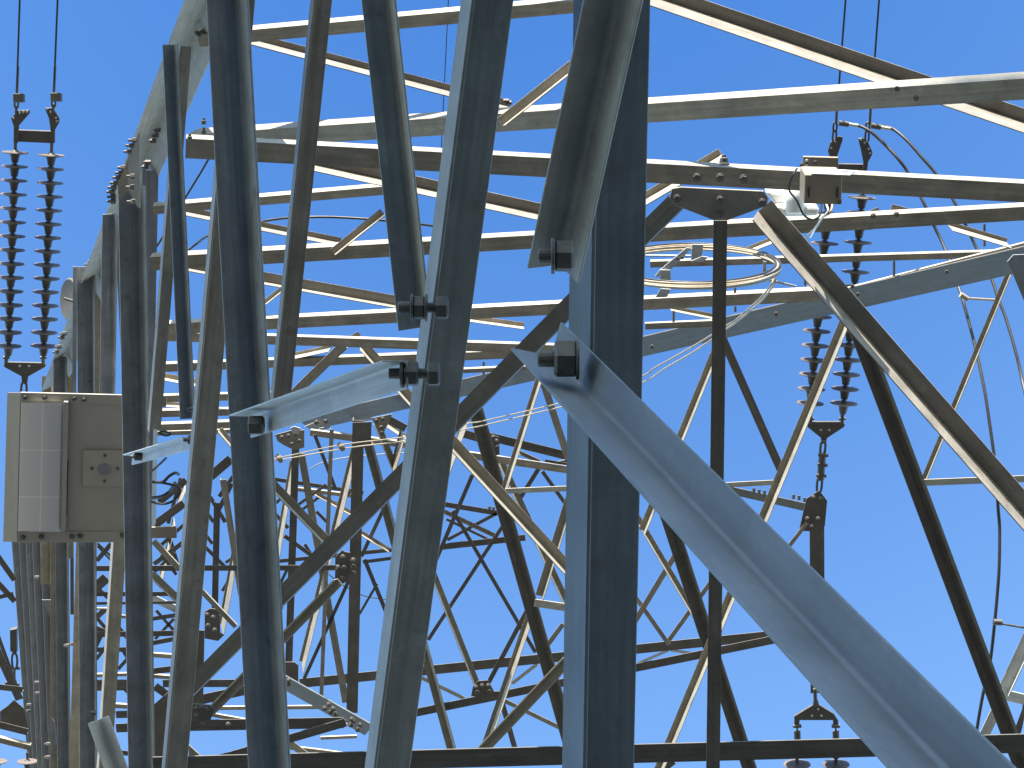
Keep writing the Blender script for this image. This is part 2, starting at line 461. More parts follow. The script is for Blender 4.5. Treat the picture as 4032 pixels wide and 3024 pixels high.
member("vertical_post", (330,1100), (395,1600), 26.5, 26.5, 38, 'r', 0, 'x', SLATE)
plate("gusset_plate", [(164,2362),(199,2362),(223,2431),(199,2435)], 31.5, SLATE)
plate("gusset_plate", [(203,2825),(214,2842),(224,2933),(205,2942)], 29.8, SLATE)
bolts(Q0, [(144,2688),(146,2730),(113,2776),(111,2801)], 30, 7, axis=-X, spec=[(1,-10,8,6)])
bolts(Q0, [(189,2930),(188,2982),(288,2535),(265,2542)], 28, 8, axis=-X, spec=[(1,-10,8,6),(0.5,0,14,8)])
bolts(Q0, [(520,737),(146,2274)], 18, 8, axis=-X, spec=[(1,-8,10,6)])

# ------------------------------------------------------------------ upper plane: cross beams and plan bracing
R1 = far("cross_beam", (775,137), (2300,-2), 12, 11.6, 48, 'd', 17, 'x')
R2 = far("cross_beam", (738,530), (4080,306), 12.5, 9.7, 64, 'd', 21, 'x')
R3 = far("cross_beam", (732,545), (4080,725), 10.3, 10.7, 78, 'd', 17, 'x')
far("cross_beam", (600,812), (1520,733), 14.2, 14, 33, 'd', 14, 'x')
R5 = far("cross_beam", (590,1013), (4080,811), 14.2, 14, 53, 'd', 17, 'x')
R6 = far("cross_beam", (560,1280), (3225,1142), 16.6, 16.3, 43, 'd', 14, 'x')
far("cross_beam", (560,1305), (2290,1363), 18, 18, 35, 'd', 9, 'x')
far("cross_beam", (560,1437), (2260,1371), 18.6, 18.6, 31, 'd', 10, 'x')
far("cross_beam", (1820,1454), (2290,1432), 19, 19, 16, 'd', 7, 'x')
far("cross_beam", (2540,1274), (2830,1262), 17.5, 17.5, 24, 'd', 6, 'x')
R10 = far("cross_beam", (2560,1030), (3990,988), 17.2, 17, 24, 'd', 8, 'x')
far("cross_beam", (560,1560), (1130,1545), 19, 19, 26, 'd', 8, 'x')
far("cross_beam", (600,1618), (930,1610), 19.4, 19.4, 26, 'd', 9, 'x')
far("cross_beam", (600,1672), (930,1660), 19.8, 19.8, 26, 'd', 10, 'x')
far("cross_beam", (600,1700), (930,1690), 20.2, 20.2, 16, 'd', 9, 'x')
far("diagonal_brace", (2540,-28), (4080,496), 11.6, 11.2, 48, 'u', 38, 'v', STEELB, label="roof diagonal crossing the sky at the upper right")
far("diagonal_brace", (930,138), (2006,420), 12.3, 12.3, 25, 'u', 20, 'v', STEELB)
far("diagonal_brace", (1200,638), (2270,873), 13.2, 13.2, 40, 'u', 25, 'v', STEELB)
far("diagonal_brace", (700,827), (1342,956), 14.6, 14.6, 20, 'u', 14, 'v', STEELB)
far("diagonal_brace", (640,1038), (1610,1211), 16.8, 16.8, 38, 'u', 10, 'v', STEELB)
far("diagonal_brace", (1850,1257), (2062,1286), 17.5, 17.5, 16, 'u', 9, 'v')
far("diagonal_brace", (2640,1215), (2812,1249), 17.5, 17.5, 13, 'u', 8, 'v')
far("diagonal_brace", (3735,886), (3962,953), 14.4, 14.4, 15, 'u', 16, 'v')
far("diagonal_brace", (2925,992), (3062,938), 14.4, 14.4, 13, 'u', 11, 'v')
far("diagonal_brace", (2264,266), (1978,494), 11.2, 11.0, 34, 'u', 6, 'v')
far("diagonal_brace", (1512,841), (1316,1000), 14.0, 13.9, 24, 'u', 6, 'v')
far("diagonal_brace", (1114,1140), (1036,1202), 16.5, 16.5, 14, 'u', 4, 'v')
far("diagonal_brace", (2842,608), (2500,808), 11.0, 11.1, 26, 'u', 20, 'v')
far("diagonal_brace", (3466,836), (3300,905), 14.4, 14.4, 22, 'u', 4, 'v')
far("diagonal_brace", (3506,828), (3640,866), 14.4, 14.4, 26, 'u', 5, 'v')
far("diagonal_brace", (1425,1330), (1335,1375), 18.4, 18.4, 28, 'u', 5, 'v')
far("diagonal_brace", (1368,1372), (1150,1585), 18.2, 18.2, 38, 'u', 0, 'x')
far("diagonal_brace", (1420,1366), (1640,1612), 18.2, 18.2, 32, 'r', 10, 'v')
far("diagonal_brace", (1160,1400), (1300,1370), 18.7, 18.7, 12, 'u', 12, 'v')
far("diagonal_brace", (2050,1385), (2120,1352), 18.7, 18.7, 14, 'u', 12, 'v')
far("diagonal_brace", (560,1470), (820,1520), 18.8, 18.8, 18, 'u', 10, 'v')
far("diagonal_brace", (600,1590), (760,1600), 19.2, 19.2, 12, 'u', 8, 'v')
bolts(R2, [(3532,350),(3607,386)], 12.55, 9)
bolts(R5, [(3438,850),(3530,844)], 18.1, 9)
bolts(R3, [(802,482),(802,520),(747,545)], 13.2, 10, axis=UP, spec=[(1,-8,8,6),(0.6,8,18,8)])
bolts(R1, [(784,137),(775,130)], 15.3, 9, axis=UP, spec=[(1,-8,8,6)])
bolts(R2, [(2005,405),(1995,398)], 14.6, 10, axis=X, spec=[(1,-14,10,6)])

# wide node plate under the third beam with its post and two raking braces
GP = plate("gusset_plate", [(2646,743),(2681,737),(3007,753),(3025,778),(3019,811),(2865,868),(2811,868),(2663,811),(2636,781)], 13.1, STEELB, th=0.02, bevel=0.003, label="pointed node plate under the beam with three braces")
bolts(R3, [(2744,699),(2835,700),(2928,705)], 13.35, 15, spec=[(1.2,-1,4,16),(0.95,4,16,6)])
bolts(GP, [(2666,781),(3001,797),(2835,787),(2835,839)], 13.08, 14, spec=[(1.15,-1,4,16),(0.9,4,16,6)])
bolt(R3, (2851,643), 13.3, 17, UP, [(1.3,-8,0,6),(0.95,0,22,6),(0.5,20,34,8)])
M0 = member("vertical_post", (2809,868), (2777,3300), 12.95, 12.2, 55, 'r', 0, 'x', DARK, bevel=0.002)
far("diagonal_brace", (2986,831), (4080,2083), 10.22, 9.9, 66, 'u', 38, 'v', STEELB, th=0.06, label="long raking brace with a sunlit lower flange at the right")
far("diagonal_brace", (2690,818), (2235,1262), 10.1, 10.3, 40, 'u', 5, 'x', DARK)
far("diagonal_brace", (2665,792), (2207,1239), 10.24, 10.44, 38, 'u', 5, 'x', DARK)
far("diagonal_brace", (2235,1262), (745,2752), 10.3, 11.0, 40, 'u', 5, 'x', DARK, label="long dark brace falling to the lower left")
far("diagonal_brace", (2207,1239), (745,2712), 10.44, 11.14, 36, 'u', 5, 'x', DARK)
B0 = member("cross_beam", (600,2982), (4080,2890), 12.9, 12.9, 72, 'd', 0, 'x', DARK, label="dark beam along the bottom of the view")
bolt(B0, (2811,2955), 12.85, 17, spec=[(1.2,-1,4,16),(0.95,4,16,6)])

# bluish main beam at the far end of the upper plane
BB = far("main_beam", (4080,960), (1170,1648), 15.8, 26, 98, 'd', 0, 'f', DARK, phi=38, th=0.05, label="bluish far main beam slanting across the right half")
far("main_beam", (4080,944), (2480,1352), 15.9, 20.6, 12, 'd', 5, 'x', STEEL)
bolts(BB, [(3357,1128),(3378,1160),(3728,1071),(3056,1236),(3055,1238),(2567,1366)], 20.2, 9, spec=[(1,-1,8,6)])
for (q, l, d) in (((3520,1027),60,20.0),((3876,883),85,19.2),((2652,1224),44,21.0),((2895,1206),22,21),((2894,1134),20,21),((1904,1425),50,25),((3170,1099),26,20.5)):
    a = at(q, d); k_ = d / F
    vs_, fs_ = tube_geo([a, a - UP * (l * k_)], 5 * k_, 8)
    o_ = make("step_bolt", vs_, fs_, BOLT, BB, origin=a, smooth=50)

# ------------------------------------------------------------------ far right lattice
far("lattice_strut", (2838,1345), (2535,2090), 21, 21, 21, 'l', 10, 'v')
far("lattice_strut", (2860,1325), (3092,1850), 20.5, 20.5, 33, 'l', 0, 'x', DARK)
far("lattice_strut", (3332,1265), (2585,3064), 19.5, 19.8, 25, 'l', 15, 'v', STEEL, label="slim strut with a sunlit right flange")
far("lattice_strut", (3388,1290), (4052,3064), 17.6, 17.6, 45, 'l', 22, 'v', DARK, fillet=0.12)
far("lattice_strut", (3983,1062), (3642,1890), 20, 20, 16, 'l', 6, 'v')
far("lattice_strut", (3600,1890), (4080,1871), 18, 18, 25, 'd', 0, 'f', STEEL, phi=45)
far("lattice_strut", (2700,1909), (3062,1890), 21, 21, 19, 'd', 0, 'f', STEEL, phi=45)
T8 = far("cross_arm_bar", (2860,1912), (3200,1988), 23, 22.2, 30, 'd', 0, 'x', DARK)
bolts(T8, [(2968,1925),(2989,1931),(3010,1934),(3124,1951),(3146,1955),(3168,1963)], 28.8, 6, axis=UP, spec=[(1,-14,4,6)])
plate("gusset_plate", [(3176,1964),(3226,1931),(3257,1972),(3248,2072),(3191,2092),(3146,2090),(3167,1998)], 28.5, DARK)
far("cross_arm_bar", (3188,2060), (3192,2730), 22, 22, 57, 'r', 0, 'x', DARK)
far("lattice_strut", (3185,2062), (3105,2166), 21.9, 21.9, 15, 'l', 0, 'x', STEEL)
far("lattice_strut", (2495,2022), (2738,2432), 23, 23, 17, 'r', 7, 'v')
far("lattice_strut", (1958,1800), (2250,2425), 25, 25, 20, 'r', 8, 'v')
far("lattice_strut", (2678,2174), (2490,2484), 24, 24, 21, 'u', 0, 'x')
far("lattice_strut", (2225,2462), (2148,2566), 24, 24, 18, 'u', 0, 'x')
far("lattice_strut", (2818,2280), (2638,2530), 24.3, 24.3, 17, 'u', 0, 'x')
far("lattice_strut", (2505,2340), (2642,2535), 24.2, 24.2, 17, 'l', 0, 'x')
far("lattice_strut", (2460,1480), (2973,3064), 21, 21, 38, 'l', 18, 'v', DARK, fillet=0.12)
far("lattice_strut", (1878,1600), (2275,3010), 22, 22, 36, 'l', 18, 'v', DARK, fillet=0.12)
far("lattice_strut", (1452,1730), (1790,2970), 24, 24, 25, 'l', 11, 'v', STEEL)
far("lattice_strut", (1200,1785), (1375,2765), 24, 24, 28, 'l', 0, 'x', STEEL)
W1 = far("vertical_post", (1388,1655), (1364,2806), 22, 22, 46, 'r', 0, 'x', DARK)
plate("gusset_plate", [(1388,1664),(1463,1661),(1461,1752),(1441,1762),(1386,1762)], 28.5, DARK)
WG = plate("gusset_plate", [(1320,2193),(1348,2166),(1358,2173),(1379,2176),(1377,2285),(1348,2299),(1319,2284)], 28.45, DARK)
bolts(WG, [(1350,2193),(1330,2234),(1355,2234),(1347,2275),(1391,2206),(1391,2232),(1391,2259)], 28.4, 9)
far("vertical_post", (1150,1745), (1120,2705), 23, 23, 29, 'r', 0, 'x', DARK)
plate("gusset_plate", [(1083,1712),(1143,1696),(1198,1693),(1198,1762),(1176,1769),(1146,1767),(1113,1750),(1093,1737)], 29.7, STEELB)
plate("gusset_plate", [(1123,2607),(1159,2607),(1175,2620),(1174,2686),(1126,2686)], 29.6, DARK)
far("vertical_post", (1298,1690), (1256,2780), 21.5, 21.5, 16, 'r', 0, 'x', STEEL)
far("lattice_strut", (1410,1700), (1188,2605), 24, 24, 11, 'l', 18, 'v', STEEL)
far("lattice_strut", (1150,1812), (1084,2195), 24, 24, 8, 'l', 16, 'v')
far("lattice_strut", (935,2090), (869,2455), 25, 25, 8, 'l', 20, 'v')
far("lattice_strut", (1842,1610), (1738,1895), 24, 24, 4, 'l', 20, 'v')
far("lattice_strut", (1582,1695), (1545,1835), 24, 24, 8, 'l', 18, 'v')
far("lattice_strut", (2124,1490), (1988,1920), 21, 21, 14, 'l', 11, 'v')
far("lattice_strut", (2142,1470), (2250,1800), 21, 21, 28, 'l', 0, 'x', STEEL)
far("diagonal_brace", (1690,1660), (2290,2315), 13.0, 13.0, 37, 'u', 12, 'v', STEEL)
far("diagonal_brace", (1050,1895), (1305,2161), 14, 14, 27, 'u', 9, 'v')
far("diagonal_brace", (800,2322), (935,2463), 15, 15, 18, 'd', 4, 'x')
far("diagonal_brace", (590,2266), (705,2376), 16.2, 16.2, 24, 'u', 5, 'v')
far("diagonal_brace", (612,2124), (712,2232), 17, 17, 22, 'd', 4, 'x')
# thin cross bracing further up
for (a, b, d, fr, sd, st) in (
    ((1790,2008),(2115,2566),26,15,'l',0), ((1988,2072),(1692,2524),26.3,15,'u',0), ((1680,2207),(1884,2722),24,18,'r',7),
    ((2088,2400),(1922,2710),24,18,'l',0), ((2094,2398),(1903,2958),23,15,'l',16), ((1960,2745),(2018,2952),25,21,'r',0),
    ((1958,2028),(1765,2131),27,13,'u',0), ((1740,2006),(1952,2107),27,12,'d',4), ((1760,2040),(1930,2122),27.3,10,'d',0), ((1868,1872),(1695,2277),23,16,'l',0),
    ((2128,1850),(2048,1978),25,17,'l',0), ((2142,1852),(2236,1985),25.2,15,'l',0), ((2262,1935),(2134,2348),20,27,'l',8),
    ((1246,1710),(1328,1924),23,14,'l',0), ((1475,1660),(1548,1842),24,20,'r',6), ((1520,1666),(1602,1720),25,6,'u',12),
    ((1115,2116),(1222,2194),25,16,'u',0), ((1418,2098),(1530,2168),26,12,'u',6), ((1545,1948),(1430,2194),26,15,'l',0),
    ((1443,2200),(1600,2585),25,16,'l',0), ((1380,2288),(1204,2675),24,14,'l',0), ((1178,1992),(1288,1913),26,12,'u',0), ((1192,2012),(1262,1960),26.2,11,'u',0),
    ((1240,1944),(1388,2027),26,12,'u',5), ((806,2090),(842,2138),27,13,'d',0), ((812,2148),(892,2228),27,14,'d',0), ((892,2220),(922,2200),27,12,'u',0),
    ((728,2142),(612,2228),27,18,'u',0), ((728,2072),(636,2154),27.2,14,'u',0), ((652,2095),(694,2234),27.4,16,'r',0), ((684,2040),(632,2264),27.6,4,'l',13),
    ((2045,1779),(2126,1816),24.3,10,'d',5), ((2147,1809),(2235,1823),24.2,10,'d',0), ((2157,1829),(2240,1813),24.4,8,'d',5), ((1090,2020),(1140,2075),27,14,'d',0), ((1092,1985),(1150,1925),27,12,'u',0), ((1250,2010),(1300,2060),26.5,12,'d',0), ((1330,1990),(1385,1940),26.5,12,'u',0),
    ((1100,2320),(1150,2215),26,12,'l',0), ((1205,2140),(1262,2228),26.4,12,'l',0), ((1420,2420),(1490,2300),26.4,10,'l',0), ((1100,2440),(1128,2350),26,12,'l',0), ((930,2250),(880,2330),25.5,12,'l',0), ((835,2060),(800,2010),26,14,'u',0), ((925,1880),(870,1960),25,16,'u',0), ((790,1900),(845,1850),25.5,14,'u',0), ((640,2180),(700,2260),26.4,12,'d',0), ((610,2260),(690,2180),26.8,12,'u',0), ((620,2400),(690,2480),26,12,'d',0), ((615,2520),(690,2440),26,12,'u',0), ((380,2300),(430,2350),26.8,14,'d',0), ((380,2420),(430,2480),26.4,14,'d',0), ((385,2600),(430,2540),26.8,14,'u',0), ((470,2460),(515,2520),26.4,14,'d',0), ((470,2640),(515,2590),26.8,14,'u',0),
    ((735,1994),(608,2088),21,32,'u',0), ((742,1900),(636,1988),21.5,26,'u',0), ((728,1905),(700,1975),22,4,'l',13), ((840,1890),(922,1820),18,36,'u',0),
    ((862,1692),(916,1756),16,15,'r',8), ((705,1880),(655,2060),23,14,'r',0), ((820,1960),(880,2060),24,16,'r',0), ((905,1900),(850,2010),23.5,18,'r',0),
    ((388,2214),(445,2146),26,18,'u',0), ((380,2142),(436,2196),27,9,'u',0), ((380,2152),(440,2216),27.2,8,'u',0), ((384,2334),(434,2288),26,40,'u',0), ((386,2440),(425,2404),26,22,'u',0), ((380,2560),(418,2480),26.2,40,'u',0),
    ((600,2714),(648,2748),24,30,'u',0), ((475,2560),(512,2620),25,26,'u',0), ((468,2700),(512,2745),25,30,'u',0),
    ((-30,2180),(48,2290),27,22,'r',0), ((-20,2300),(50,2375),27,22,'r',0), ((-20,2490),(60,2710),27,14,'r',0), ((-30,2560),(62,2760),26.5,30,'r',0), ((-10,2345),(50,2330),27,16,'d',0)):
    far("lattice_strut", a, b, d, d, fr, sd, st, 'v' if st else 'x', DARK if not st else STEEL)  # bars without a sunlit flange get the shade-darkened colour
# flat arms and horizontals of the far lattice
for (a, b, d, fr, st) in (
    ((1740,2141),(2067,2105),27,24,0), ((1740,1974),(1962,2011),27,20,0), ((1920,1701),(2245,1781),24,33,0), ((1822,1690),(1935,1722),24.2,32,0),
    ((1830,1778),(2245,1840),24,26,5), ((1070,1878),(1432,1933),27,15,0), ((1150,1918),(1388,1946),27.5,14,4), ((1222,1693),(1602,1742),25,23,6), ((1525,1632),(1605,1675),24.5,30,0),
    ((365,2228),(1322,2225),19,21,0), ((1088,2203),(1542,2158),27,15,0), ((1428,2207),(1540,2192),27,13,0),
    ((1178,2673),(3085,2479),25,36,0), ((1625,2793),(3095,2493),24,31,0),
    ((370,2331),(705,2330),23,17,0), ((370,2371),(705,2366),23.5,11,0), ((360,2394),(440,2395),25,6,3), ((590,2430),(702,2413),24,16,0), ((455,2420),(600,2434),24.2,12,3), ((370,2488),(702,2483),22,21,0),
    ((590,2525),(700,2504),22.5,18,0), ((370,2550),(520,2548),23,18,0), ((590,2571),(700,2579),28,16,5), ((590,2633),(700,2619),24,24,0), ((370,2655),(520,2650),28,12,5), ((590,2655),(700,2664),29,14,6), ((370,2678),(520,2676),22,42,0),
    ((455,2772),(620,2782),28,16,6), ((455,2800),(620,2796),21,28,0), ((455,2850),(620,2844),20,34,0), ((370,2940),(520,2960),24,18,0), ((280,2900),(330,2912),27,20,6), ((290,3000),(330,2990),27,20,0),
    ((640,2677),(940,2676),20,29,0), ((780,2738),(965,2698),21,38,0), ((820,2806),(965,2832),27,14,5), ((850,2783),(1262,2779),28,13,4),
    ((690,2837),(1352,2825),15,42,0), ((1262,2902),(1405,2896),30,11,4), ((1130,2936),(1350,2964),30,14,5), ((-40,2690),(90,2705),26,22,0), ((-40,2895),(120,2935),25.6,20,10), ((-30,2835),(112,2870),25.5,26,0)):
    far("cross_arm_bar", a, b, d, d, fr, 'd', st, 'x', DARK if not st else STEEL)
bolts(W1, [(1927,2001),(1943,2003)], 35, 6, axis=UP, spec=[(1,-6,8,6)])
far("lattice_strut", (1990,1924), (2236,1914), 20.5, 20.5, 20, 'd', 0, 'f', STEEL, phi=45)
far("lattice_strut", (2108,2360), (2236,2379), 20, 20, 29, 'd', 0, 'f', STEEL, phi=45)
far("lattice_strut", (2510,2608), (2630,2556), 25, 25, 10, 'd', 0, 'f', BRIGHT, phi=30)
far("lattice_strut", (2640,2555), (2740,2570), 25, 25, 10, 'd', 0, 'f', BRIGHT, phi=30)
far("lattice_strut", (2012,2688), (2110,2612), 25, 25, 12, 'd', 0, 'f', STEEL, phi=40)
far("lattice_strut", (1650,2658), (1832,2745), 25, 25, 13, 'd', 0, 'f', STEEL, phi=40)
far("lattice_strut", (1985,2750), (2215,2862), 25, 25, 16, 'd', 0, 'f', STEEL, phi=40)
plate("gusset_plate", [(1862,2705),(1881,2682),(1922,2678),(1945,2723),(1972,2722),(1966,2747),(1855,2742)], 31, DARK)
far("diagonal_brace", (2230,2588), (1885,2952), 15, 15, 34, 'd', 8, 'v', STEEL)
far("diagonal_brace", (1330,2280), (820,2798), 15, 15.2, 29, 'd', 8, 'v', STEEL)
ZB = far("main_beam", (1095,2645), (1470,2857), 20, 20, 50, 'd', 0, 'f', GALV, phi=48, label="pale spliced beam with rows of bolt heads")
bolts(ZB, [(1294,2774),(1312,2791),(1279,2789),(1302,2805),(1322,2812),(1385,2832),(1391,2839),(1418,2855),(1381,2855),(1408,2873),(1358,2842),(1136,2680),(1136,2693)], 25.6, 8)
far("diagonal_brace", (1355,2829), (830,2982), 14.8, 14.8, 33, 'd', 0, 'x', DARK)
far("lattice_strut", (1140,2908), (1215,2966), 20, 20, 26, 'd', 0, 'f', STEEL, phi=40)
far("vertical_post", (842,1980), (833,2430), 20, 20, 25, 'r', 0, 'x', DARK)
far("vertical_post", (757,2480), (750,2860), 20, 20, 48, 'r', 0, 'x', DARK)
plate("gusset_plate", [(806,2408),(829,2396),(865,2401),(867,2491),(882,2501),(859,2524),(806,2514)], 25.8, DARK)
plate("gusset_plate", [(756,2772),(825,2776),(845,2793),(829,2835),(756,2835)], 19.3, DARK)
plate("gusset_plate", [(603,2777),(666,2723),(663,3024),(603,3024)], 24, DARK)
far("lattice_strut", (866,1890), (938,2345), 22, 22, 25, 'r', 0, 'x', STEEL)
far("lattice_strut", (588,2334), (722,2398), 24, 24, 27, 'd', 0, 'f', BRIGHT, phi=45)
plate("gusset_plate", [(743,2933),(792,2978),(743,2981)], 16.6, STEEL)
plate("gusset_plate", [(1464,1646),(1544,1630),(1531,1666),(1515,1693),(1511,1722),(1494,1716)], 31, STEELB)
plate("gusset_plate", [(1929,1706),(1965,1722),(1967,1789),(1952,1795)], 31, DARK)
plate("gusset_plate", [(0,2801),(31,2779),(55,2756),(96,2791),(109,2865),(116,2882),(0,2849)], 33.5, DARK)
bolts(W1, [(1874,2705),(1898,2699),(1922,2699),(1880,2726),(1928,2723)], 30.95, 7)
bolts(W1, [(772,2789),(792,2786),(812,2792),(772,2819),(799,2852),(898,2852)], 19.2, 8)
bolts(W1, [(815,2421),(839,2431),(819,2464),(845,2481)], 25.7, 8)
bolts(W1, [(1110,1722),(1136,1716),(1163,1709),(1149,1749),(1179,1736)], 29.6, 7)
bolts(W1, [(1481,1656),(1507,1649),(1501,1683),(1504,1706)], 30.9, 7)
bolts(T8, [(3203,1958),(3233,1964),(3179,2042),(3221,2042),(3197,2072)], 28.4, 7)
bolts(W1, [(1942,1722),(1955,1736),(1959,1762)], 30.9, 7)
# strip of joint hardware along the far beam behind the short pale brace
for (pts, d) in (([(1378,1620),(1403,1611),(1463,1605),(1464,1653),(1401,1663),(1377,1649)], 33), ([(1249,1659),(1332,1649),(1332,1663),(1216,1683),(1199,1679)], 33.2), ([(1143,1686),(1159,1679),(1183,1686),(1176,1709),(1153,1706)], 29.5), ([(1256,1686),(1299,1678),(1299,1686),(1262,1694)], 33)):
    plate("splice_plate", pts, d, BRIGHT)
bolts(BB, [(1415,1631),(1428,1620),(1440,1625),(1448,1623),(1454,1625),(1246,1663),(1282,1659),(1494,1615)], 32.8, 8)
# right edge
plate("gusset_plate", [(3967,1030),(3990,1004),(4085,1000),(4085,1310)], 16.5, SLATE)
far("lattice_strut", (4100,2452), (3970,2730), 18, 18, 44, 'l', 5, 'v', BRIGHT)
far("lattice_strut", (3940,2712), (4080,2746), 18, 18, 40, 'd', 0, 'f', BRIGHT, phi=42)
far("lattice_strut", (3905,2790), (3835,2935), 18, 18, 38, 'r', 0, 'f', BRIGHT, phi=35)
far("lattice_strut", (4060,2700), (3985,2900), 19, 19, 20, 'r', 0, 'x', DARK)
far("lattice_strut", (2640,2985), (2540,3064), 20, 20, 30, 'd', 0, 'x', DARK)

# ------------------------------------------------------------------ insulator assemblies
def disc_mesh(R):
    prof = [(0.17*R, -0.62*R), (0.24*R, -0.60*R), (0.34*R, -0.10*R), (0.40*R, 0.02*R), (0.55*R, 0.05*R), (0.94*R, 0.10*R), (1.0*R, 0.15*R), (0.97*R, 0.20*R), (0.60*R, 0.23*R), (0.30*R, 0.24*R), (0.20*R, 0.36*R)]
    vs, fs = lathe(prof, Vector((0, 0, 0)), Vector((0, 0, 1)), 28)
    bm = bmesh.new(); bv = [bm.verts.new(q) for q in vs]
    for k, f in enumerate(fs):
        q = bm.faces.new([bv[i] for i in f])
        q.material_index = 0 if 84 <= k < 252 else 1
    bmesh.ops.recalc_face_normals(bm, faces=bm.faces)
    me = bpy.data.meshes.new("insulator_disc"); bm.to_mesh(me); bm.free()
    me.materials.append(PORCELAIN); me.materials.append(FITTING)
    me.polygons.foreach_set("use_smooth", [True] * len(me.polygons)); me.set_sharp_from_angle(angle=math.radians(38))
    return me
DISC = disc_mesh(0.175)

def insulators(parent, a, b, da, db, n):
    """string of n discs from pixel a (upper end) to b (lower end); caps point to b's opposite end"""
    db = db * dep(a, da) / dep(b, da) * 1.004      # the string slopes, nearly square to the line of sight
    A_, B_ = at(a, da), at(b, db)
    ax = (B_ - A_).normalized()
    vs, fs = tube_geo([A_ - ax * 0.10, B_ + ax * 0.22], 0.022, 10)
    st = make("insulator_string", vs, fs, FITTING, parent, origin=A_, smooth=50)
    for i in range(n):
        o = bpy.data.objects.new("insulator_disc", DISC); COL.objects.link(o)
        place(o, A_ + (B_ - A_) * (i / max(1, n - 1)) + ax * 0.085, st)
        o.rotation_euler = (-ax).to_track_quat('Z', 'Y').to_euler()
    return st

def flat(name, pts, d, parent, th=0.03, mat=None, holes=()):
    o = plate(name, pts, d, mat or FITTING, parent, th, bevel=0.003)
    for h in holes: bolt(o, h, d - 0.005, 5, mat=BRIGHT, spec=[(1, -1, 2, 10)])
    return o

def link(parent, a, b, d, wpx, rpx):
    """chain link drawn as an elongated ring from pixel a to b"""
    A_, B_ = at(a, d), at(b, d)
    ax = (B_ - A_); L_ = ax.length; ax.normalize(); sd = ax.cross(FWD).normalized(); k = d / F
    W = wpx * k
    pts = []
    for i in range(25):
        t_ = 2 * math.pi * i / 24
        pts.append((A_ + B_) / 2 + ax * (math.sin(t_) * L_ / 2) + sd * (math.copysign(abs(math.cos(t_)) ** 0.6, math.cos(t_)) * W))
    vs, fs = tube_geo(pts, rpx * k, 8)
    return make("chain_link", vs, fs, FITTING, parent, smooth=60)

def rod(name, parent, a, b, d, rpx, mat=None):
    vs, fs = tube_geo([at(a, d), at(b, d)], rpx * d / F, 10)
    return make(name, vs, fs, mat or FITTING, parent, smooth=50)

def assembly(label, loc, group):
    return thing("insulator_assembly", loc, label, "insulator", group)
GRP = "insulator assemblies holding the line wires"
d = 31.0
AL = assembly("twin strings of brown insulator discs hanging above the beige cabinet at the left", at((60,1500), d), GRP)
flat("clevis_ear", [(43,465),(72,435),(115,433),(117,446),(74,495),(70,564),(53,564),(54,498)], d, AL, holes=[(53,465),(77,445),(92,441),(107,440)])
flat("clevis_ear", [(176,426),(208,425),(233,464),(233,482),(216,512),(215,564),(196,564),(199,512),(192,465)], d, AL, holes=[(186,429),(199,440),(220,464),(224,477)])
flat("yoke_bar", [(68,512),(201,517),(200,564),(68,558)], d + 0.05, AL, 0.05)
insulators(AL, (60,583), (34,1345), d, d + 0.35, 15)
insulators(AL, (203,594), (173,1345), d, d + 0.35, 15)
for q in ((25,1386), (171,1386)):
    rod("pin", AL, (q[0], q[1] - 26), (q[0] - 1, q[1] + 46), d + 0.3, 7)
    rod("pin", AL, (q[0] - 12, q[1] + 22), (q[0] + 12, q[1] + 22), d + 0.3, 6)
flat("yoke_plate", [(15,1434),(35,1426),(163,1429),(180,1435),(178,1445),(110,1483),(106,1512),(86,1512),(84,1482),(16,1445)], d + 0.3, AL, 0.04, holes=[(78,1441),(115,1441)])
link(AL, (95,1505), (93,1561), d + 0.3, 11, 5)

d = 29.0
AR = assembly("twin strings of brown insulator discs behind the raking brace at the right", at((3260,1950), d), GRP)
flat("clevis_ear", [(3260,594),(3270,562),(3301,536),(3318,539),(3318,552),(3295,620),(3291,669),(3267,669),(3267,618)], d, AR, holes=[(3273,582),(3288,558)])
flat("clevis_ear", [(3380,547),(3394,541),(3420,564),(3436,600),(3433,612),(3418,639),(3414,676),(3397,675),(3400,639),(3392,598)], d, AR, holes=[(3391,550),(3405,561),(3421,586),(3426,603)])
flat("yoke_bar", [(3270,645),(3418,648),(3414,678),(3270,672)], d + 0.05, AR, 0.05)
insulators(AR, (3264,765), (3192,1570), d, d + 0.35, 15)
insulators(AR, (3397,760), (3324,1570), d, d + 0.35, 15)
for q in ((3192,1621), (3316,1621)):
    rod("pin", AR, (q[0], q[1] - 34), (q[0], q[1] + 46), d + 0.3, 7)
    rod("pin", AR, (q[0] - 13, q[1] + 28), (q[0] + 13, q[1] + 28), d + 0.3, 6)
flat("yoke_plate", [(3179,1661),(3303,1661),(3327,1669),(3324,1681),(3256,1726),(3253,1747),(3235,1747),(3233,1725),(3180,1682)], d + 0.3, AR, 0.04, holes=[(3232,1693),(3265,1693)])
link(AR, (3242,1738), (3238,1790), d + 0.25, 10, 5)
rod("turnbuckle", AR, (3239,1784), (3230,1889), d + 0.25, 15)
for xx, yy in ((3241,1790), (3238,1829), (3233,1871)): rod("pin", AR, (xx - 19, yy), (xx + 20, yy + 4), d + 0.22, 7)
link(AR, (3229,1877), (3224,1940), d + 0.25, 10, 5)

